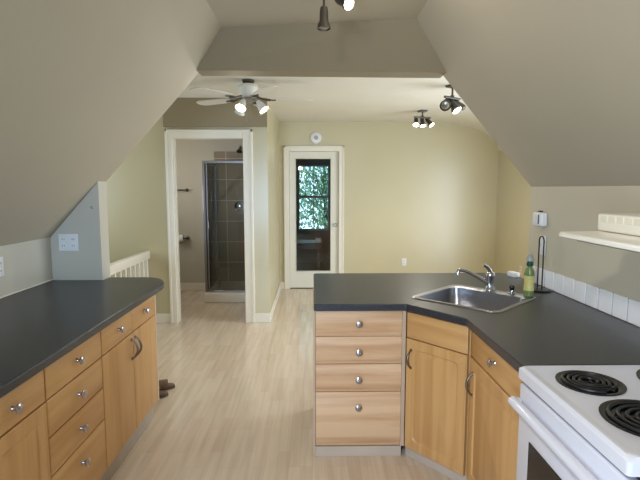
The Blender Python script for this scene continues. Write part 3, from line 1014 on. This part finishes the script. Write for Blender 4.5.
t = thing('detector_box', 'white wall box with a blue stripe above the paper towel holder', 'detector', (XRK - .001, 3.10, 1.335), -PI / 2)
obj('case', box(-.062, .062, -.045, 0, -.045, .045, .012, 3), M_PLASTIC, t)
obj('stripe', box(.022, .036, -.0475, -.0455, -.030, .030, .001, 1), M_BLUE, t)
obj('cap', box(-.02, .02, -.03, -.012, .0455, .055, .003, 1), M_SLOT, t)

t = thing('smoke_detector', 'round white smoke detector above the glass door', 'smoke detector', (.061, YF - .001, 2.287))
bm = newbm(); add_lathe(bm, [(.085, 0), (.085, .015), (.078, .026), (.05, .034), (0, .036)], 32, Matrix.Rotation(PI / 2, 4, 'X'))
obj('case', bm, M_PLASTIC, t)
bm = newbm(); add_lathe(bm, [(.032, .0352), (.030, .040), (0, .041)], 20, Matrix.Rotation(PI / 2, 4, 'X'))
obj('sounder_cap', bm, M_NICKEL, t)

# ------------------------------------------------------------------ stair railing
t = thing('stair_railing', 'white stair railing with square balusters behind the worktop end', 'railing', (-1.86, 3.55, 0))
ln = YW - .003 - 3.55
obj('handrail', box(-.03, .03, 0, ln, .745, .84, .010, 2), M_TRIM, t)
obj('bottom_rail', box(-.022, .022, 0, ln, .03, .07, .004, 1), M_TRIM, t)
n = 15
for k in range(n):
    y = .06 + (ln - .12) * k / (n - 1)
    obj('baluster', box(-.016, .016, y - .016, y + .016, .07, .745), M_TRIM, t, smooth=False)

# ------------------------------------------------------------------ sandals on the floor


def sandal_mesh(t):
    bm = newbm()
    n = 20
    prof = []
    for i in range(n):
        a = 2 * PI * i / n
        x = .132 * math.cos(a)
        wv = .046 if x > -.02 else .036
        prof.append((x, wv * math.sin(a) + .006 * math.cos(a)))
    add_prism(bm, prof, 0, .022)
    obj('sole', bm, M_SOLE, t, bevel=.004)
    bm = newbm()
    add_prism(bm, [(p[0] * .97, p[1] * .95) for p in prof], .0225, .032)
    obj('footbed', bm, M_SANDAL, t, bevel=.003)
    for (x0, wd_, hh) in ((.045, .03, .052), (-.075, .014, .085)):
        bm = newbm()
        ringa = []
        for s in (-1, 1):
            row = []
            for i in range(13):
                a = PI * i / 12
                row.append((x0 + s * wd_, .046 * math.cos(a), .020 + hh * math.sin(a) ** .8))
            ringa.append(row)
        va = [[bm.verts.new(p) for p in r_] for r_ in ringa]
        vb = [[bm.verts.new((p[0], p[1] * .90, .020 + (p[2] - .020) * .90)) for p in r_] for r_ in ringa]
        for i in range(12):
            bm.faces.new((va[0][i], va[0][i + 1], va[1][i + 1], va[1][i]))
            bm.faces.new((vb[0][i], vb[1][i], vb[1][i + 1], vb[0][i + 1]))
            bm.faces.new((va[0][i], vb[0][i], vb[0][i + 1], va[0][i + 1]))
            bm.faces.new((va[1][i], va[1][i + 1], vb[1][i + 1], vb[1][i]))
        bmesh.ops.recalc_face_normals(bm, faces=bm.faces[:])
        obj('strap', bm, M_SANDAL, t)


t = thing('sandal', 'brown strapped sandal on the floor, the one nearer the far bathroom doorway', 'sandal', (-1.19, 3.57, 0.001), R(12), 'pair of brown sandals')
sandal_mesh(t)
dup(t, (-1.20, 3.43, .001), R(8), 'brown strapped sandal on the floor, the one nearer the maple cabinet end')

# ------------------------------------------------------------------ bathroom fittings
t = thing('shower_stall', 'corner shower stall with chrome framed glass and brown tiled walls', 'shower', (-1.45, 6.39, 0))
SW, SD = .854, .848
bm = newbm()
add_box(bm, 0, SW, 0, .09, .001, .138, .012, 3); add_box(bm, 0, .07, .09, SD, .001, .138, .01, 2)
add_box(bm, .07, SW, .09, SD, .001, .05)
obj('shower_tray', bm, M_ACRYL, t)
bm = newbm()
add_box(bm, 0.0, SW, SD - .010, SD, .139, 2.08); add_box(bm, SW - .010, SW, .02, SD - .010, .139, 2.08)
obj('tiled_wall', bm, M_SHTILE, t, smooth=False)
bm = newbm()
for (a, b, c, d) in ((.005, .035, .139, 1.90), (SW - .045, SW - .012, .139, 1.90)):
    add_box(bm, a, b, .03, .06, c, d, .003, 1)
add_box(bm, .035, SW - .045, .03, .06, 1.868, 1.90, .003, 1); add_box(bm, .035, SW - .045, .03, .06, .139, .165, .003, 1)
add_box(bm, .005, .030, .06, SD - .015, 1.868, 1.90, .003, 1); add_box(bm, .005, .030, .06, SD - .015, .139, .165, .003, 1)
add_box(bm, .005, .030, SD - .04, SD - .012, .165, 1.868, .003, 1)
obj('chrome_frame', bm, M_STEEL, t)
dr = obj('glass_door', box(.05, SW - .05, .042, .048, .168, 1.866), M_SHGLASS, t, smooth=False)
bm = newbm()
for xx in (.05, SW - .066): add_box(bm, xx, xx + .016, .038, .052, .168, 1.866)
obj('door_frame', bm, M_STEEL, dr, smooth=False)
bm = newbm(); add_tube(bm, [(.075, .042, 1.0), (.075, .010, 1.01), (.075, .010, 1.10), (.075, .042, 1.11)], .006, 8)
obj('pull_handle', bm, M_CHROME, dr)
obj('side_glass', box(.014, .020, .065, SD - .045, .168, 1.866), M_SHGLASS, t, smooth=False)
t = thing('shower_fixture', 'small dark shower head on an arm above the brown tiles', 'shower fixture', (-1.05, 7.239, 2.13))
bm = newbm(); add_tube(bm, [(0, 0, .0), (0, -.06, .03), (0, -.11, .02), (0, -.14, -.02)], .009, 10); add_lathe(bm, [(.022, 0), (.022, .006), (.01, .010)], 16, Matrix.Rotation(PI / 2, 4, 'X'))
obj('arm', bm, M_CHROME, t)
bm = newbm(); add_lathe(bm, [(.012, 0), (.018, .015), (.042, .045), (.042, .055), (0, .056)], 20, Matrix.Translation((0, -.138, -.015)) @ Matrix.Rotation(PI - .5, 4, 'X'))
obj('rose', bm, M_IRON, t)
t = thing('shower_valve', 'round chrome shower valve on the brown tiled wall', 'valve', (-1.094, 7.227, 1.277))
bm = newbm(); add_lathe(bm, [(.065, 0), (.065, .005), (.04, .012), (.025, .016), (.025, .05), (0, .052)], 24, Matrix.Rotation(PI / 2, 4, 'X'))
obj('escutcheon', bm, M_CHROME, t)
bm = newbm(); add_tube(bm, [(0, -.045, 0), (-.03, -.06, -.05), (-.035, -.062, -.075)], [.011, .009, .007], 10)
obj('lever', bm, M_CHROME, t)

t = thing('towel_bar', 'short dark towel bar on the bathroom wall seen past the door casing', 'towel bar', (-2.06, 7.239, 1.515))
bm = newbm(); add_tube(bm, [(-.20, -.06, 0), (.21, -.06, 0)], .011, 12)
obj('bar', bm, M_IRON, t)
for xx in (-.19, .195):
    bm = newbm(); add_lathe(bm, [(.026, 0), (.026, .008), (.012, .014), (.012, .05), (.017, .056), (.017, .072), (0, .074)], 18, Matrix.Translation((xx, 0, 0)) @ Matrix.Rotation(PI / 2, 4, 'X'))
    obj('bracket', bm, M_IRON, t)
t = thing('toilet_paper_holder', 'pewter toilet paper holder with a white roll on the bathroom wall', 'toilet paper holder', (-1.945, 7.239, .80))
bm = newbm(); add_tube(bm, [(-.12, -.075, 0), (.075, -.075, 0)], .009, 12); add_lathe(bm, [(.028, 0), (.028, .008), (.012, .014), (.012, .07), (.016, .085), (0, .087)], 18, Matrix.Translation((.075, 0, 0)) @ Matrix.Rotation(PI / 2, 4, 'X'))
obj('arm', bm, M_IRON, t)
t = thing('toilet_paper_roll', 'white toilet paper roll on the pewter holder in the bathroom', 'toilet paper', (-2.015, 7.164, .80))
bm = newbm(); add_lathe(bm, [(.011, 0), (.052, .0), (.052, .10), (.011, .10), (.011, 0)], 24, Matrix.Rotation(PI / 2, 4, 'Y'), cap=False)
obj('roll', bm, M_PLASTIC, t)
t = thing('strike_plate', 'small dark strike plate on the white bathroom door jamb', 'strike plate', (BX1 - .0005, YW + .03, .98))
obj('plate', box(-.003, 0, -.02, .02, -.03, .03, .001, 1), M_IRON, t)
obj('lip', box(-.004, -.003, -.026, -.008, -.018, .018), M_GAP, t, smooth=False)

# ------------------------------------------------------------------ ceiling fan with light kit
FX, FY = -.58, 4.53
t = thing('ceiling_fan', 'white five blade ceiling fan with a lit bell shade cluster', 'ceiling fan', (FX, FY, ZC))
bm = newbm(); add_lathe(bm, [(.055, -.001), (.055, -.02), (.04, -.035), (.03, -.038)], 24)
obj('mount', bm, M_IRON, t)
bm = newbm(); add_lathe(bm, [(.055, -.036), (.085, -.045), (.098, -.07), (.086, -.115), (.070, -.150), (.03, -.158)], 32)
obj('motor_housing', bm, M_BLADE, t)
for k in range(5):
    a = R(8 + 72 * k)
    mrot = Matrix.Rotation(a, 4, 'Z')
    bm = newbm()
    # blade outline with rounded tip, tilted
    outl = [(.20, -.045), (.30, -.058), (.52, -.066)] + [(.53 + .065 * math.cos(q), .066 * math.sin(q)) for q in [-PI / 2 + PI * i / 8 for i in range(1, 8)]] + [(.52, .066), (.30, .058), (.20, .045)]
    add_prism(bm, outl, -.004, .004)
    m_ = mrot @ Matrix.Translation((0, 0, -.165)) @ Matrix.Rotation(R(8), 4, 'X')
    bmesh.ops.transform(bm, matrix=m_, verts=bm.verts)
    bl = obj('blade', bm, M_BLADE, t, bevel=.002)
    bm = newbm()
    add_tube(bm, [mrot @ Vector((.075, 0, -.150)), mrot @ Vector((.11, 0, -.160)), mrot @ Vector((.15, 0, -.173))], .008, 8)
    add_tube(bm, [mrot @ Vector((.18 + .032 * math.cos(q), .028 * math.sin(q), -.174)) for q in [2 * PI * i / 16 for i in range(16)]], .006, 8, closed=True)
    add_box(bm, 0, 0.0001, 0, 0.0001, 0, 0.0001) if False else None
    add_tube(bm, [mrot @ Vector((.21, 0, -.174)), mrot @ Vector((.25, 0, -.172))], .008, 8)
    obj('blade_bracket', bm, M_IRON, bl)
bm = newbm(); add_lathe(bm, [(.03, -.156), (.045, -.165), (.050, -.185), (.035, -.205), (.012, -.212), (0, -.214)], 24)
obj('light_kit', bm, M_NICKEL, t)
for k, az in enumerate((250, 340, 30, 130)):
    d = Vector((math.cos(R(az)), math.sin(R(az)), 0))
    base = d * .045 + Vector((0, 0, -.185)); tip = d * .10 + Vector((0, 0, -.205))
    ax = (d * .62 + Vector((0, 0, -.78))).normalized()
    bm = newbm(); add_tube(bm, [base, base + d * .03 + Vector((0, 0, .004)), tip], .009, 8)
    ar = obj('light_arm', bm, M_NICKEL, t)
    mm = Matrix.Translation(tip) @ frame_to(ax)
    bm = newbm(); add_lathe(bm, [(.018, -.012), (.022, 0), (.030, .02), (.036, .05), (.042, .075), (.050, .092), (.048, .092), (.040, .075), (.034, .05), (.028, .022), (.016, .002), (.012, -.008)], 24, mm)
    obj('lamp_shade', bm, M_SHADE, ar)
    bm = newbm(); add_lathe(bm, [(.012, .005), (.014, .03), (.026, .05), (.030, .068), (.022, .084), (0, .090)], 18, mm)
    obj('bulb', bm, M_BULB if k in (0, 1) else M_SHADE, ar)
    if k in (0, 1):
        lamp('fan_lamp_light', Vector((FX, FY, ZC)) + tip + ax * .10, 16, (1.0, .92, .80), .03, R(150), Vector((FX, FY, ZC)) + tip + ax, .5)
for k, (px_, ln_) in enumerate(((.02, .12), (-.015, .16))):
    bm = newbm(); add_tube(bm, [(px_, -.03, -.208), (px_, -.03, -.208 - ln_)], .0015, 6); add_lathe(bm, [(0, -.222 - ln_), (.005, -.216 - ln_), (.004, -.206 - ln_), (0, -.204 - ln_)], 10, Matrix.Translation((px_, -.03, 0)), cap=False)
    obj('pull_chain', bm, M_NICKEL, t)

# ------------------------------------------------------------------ track lights


def track_light(label, loc, rotz, heads, drop=.10, scale=1.0, barlen=.22):
    """heads: (offset along bar, azimuth deg, tilt deg below horizontal, lit)"""
    t = thing('track_spotlight', label, 'spotlight', loc, rotz, None)
    bm = newbm(); add_box(bm, -.05, .05, -.05, .05, -.022, -.001, .008, 2)
    obj('ceiling_plate', bm, M_IRON, t)
    bm = newbm(); add_tube(bm, [(0, 0, -.022), (0, 0, -drop + .02)], .010, 10); add_tube(bm, [(-barlen / 2, 0, -drop), (barlen / 2, 0, -drop)], .013, 10)
    cyl_between(bm, (0, 0, -drop + .024), (0, 0, -drop + .008), .018)
    obj('bar', bm, M_IRON, t)
    for (off, az, tilt, lit, *up) in heads:
        d = Vector((math.cos(R(az)) * math.cos(R(tilt)), math.sin(R(az)) * math.cos(R(tilt)), -math.sin(R(tilt))))
        piv = Vector((off, 0, -drop - .045 * scale + (up[0] if up else 0)))
        bm = newbm()
        cyl_between(bm, (off, 0, -drop - .005), piv, .006)
        mm = Matrix.Translation(piv - d * .03 * scale) @ frame_to(d)
        s = scale
        add_lathe(bm, [(.012 * s, -.03 * s), (.022 * s, -.022 * s), (.026 * s, 0), (.028 * s, .06 * s), (.040 * s, .085 * s), (.041 * s, .105 * s), (.037 * s, .105 * s), (.034 * s, .090 * s), (.02 * s, .085 * s)], 20, mm)
        h = obj('spot_head', bm, M_IRON, t)
        bm = newbm(); add_lathe(bm, [(.0, .086 * s), (.030 * s, .088 * s), (.035 * s, .097 * s), (.025 * s, .103 * s), (0, .105 * s)], 18, mm)
        obj('bulb', bm, M_BULB if lit else M_NICKEL, h)
    return t


track_light('three headed track spotlight nearer the far cream wall, all lamps lit', (1.40, 6.2, ZC), R(10), [(-.085, 250, 50, True), (0, 265, 62, True), (.085, 300, 45, True)], drop=.09)
track_light('three headed track spotlight beside the sloped kitchen ceiling edge', (1.35, 4.72, ZC), R(35), [(-.09, 215, 25, False), (0, 275, 50, True), (.09, 120, -30, False)], drop=.12, scale=1.25)
track_light('pewter spotlight hanging from the flat kitchen ceiling over the peninsula', (.10, 2.45, ZK), R(0), [(-.04, 268, 86, False, -.07), (.05, 305, 28, True, .0)], drop=.09, scale=.8)
lamp('far_track_light', (1.40, 6.1, 2.30), 18, (1.0, .93, .82), .05, R(150), (1.3, 5.7, 0), .6)
lamp('near_track_light', (1.36, 4.68, 2.26), 14, (1.0, .93, .82), .05, R(150), (1.2, 4.4, 0), .6)
lamp('kitchen_track_light', (.27, 2.25, 2.33), 4, (1.0, .92, .80), .04)
lamp('kitchen_track_light_behind', (-.35, .05, 2.15), 85, (1.0, .95, .89), .05, R(110), (1.1, 1.8, .9), .8)
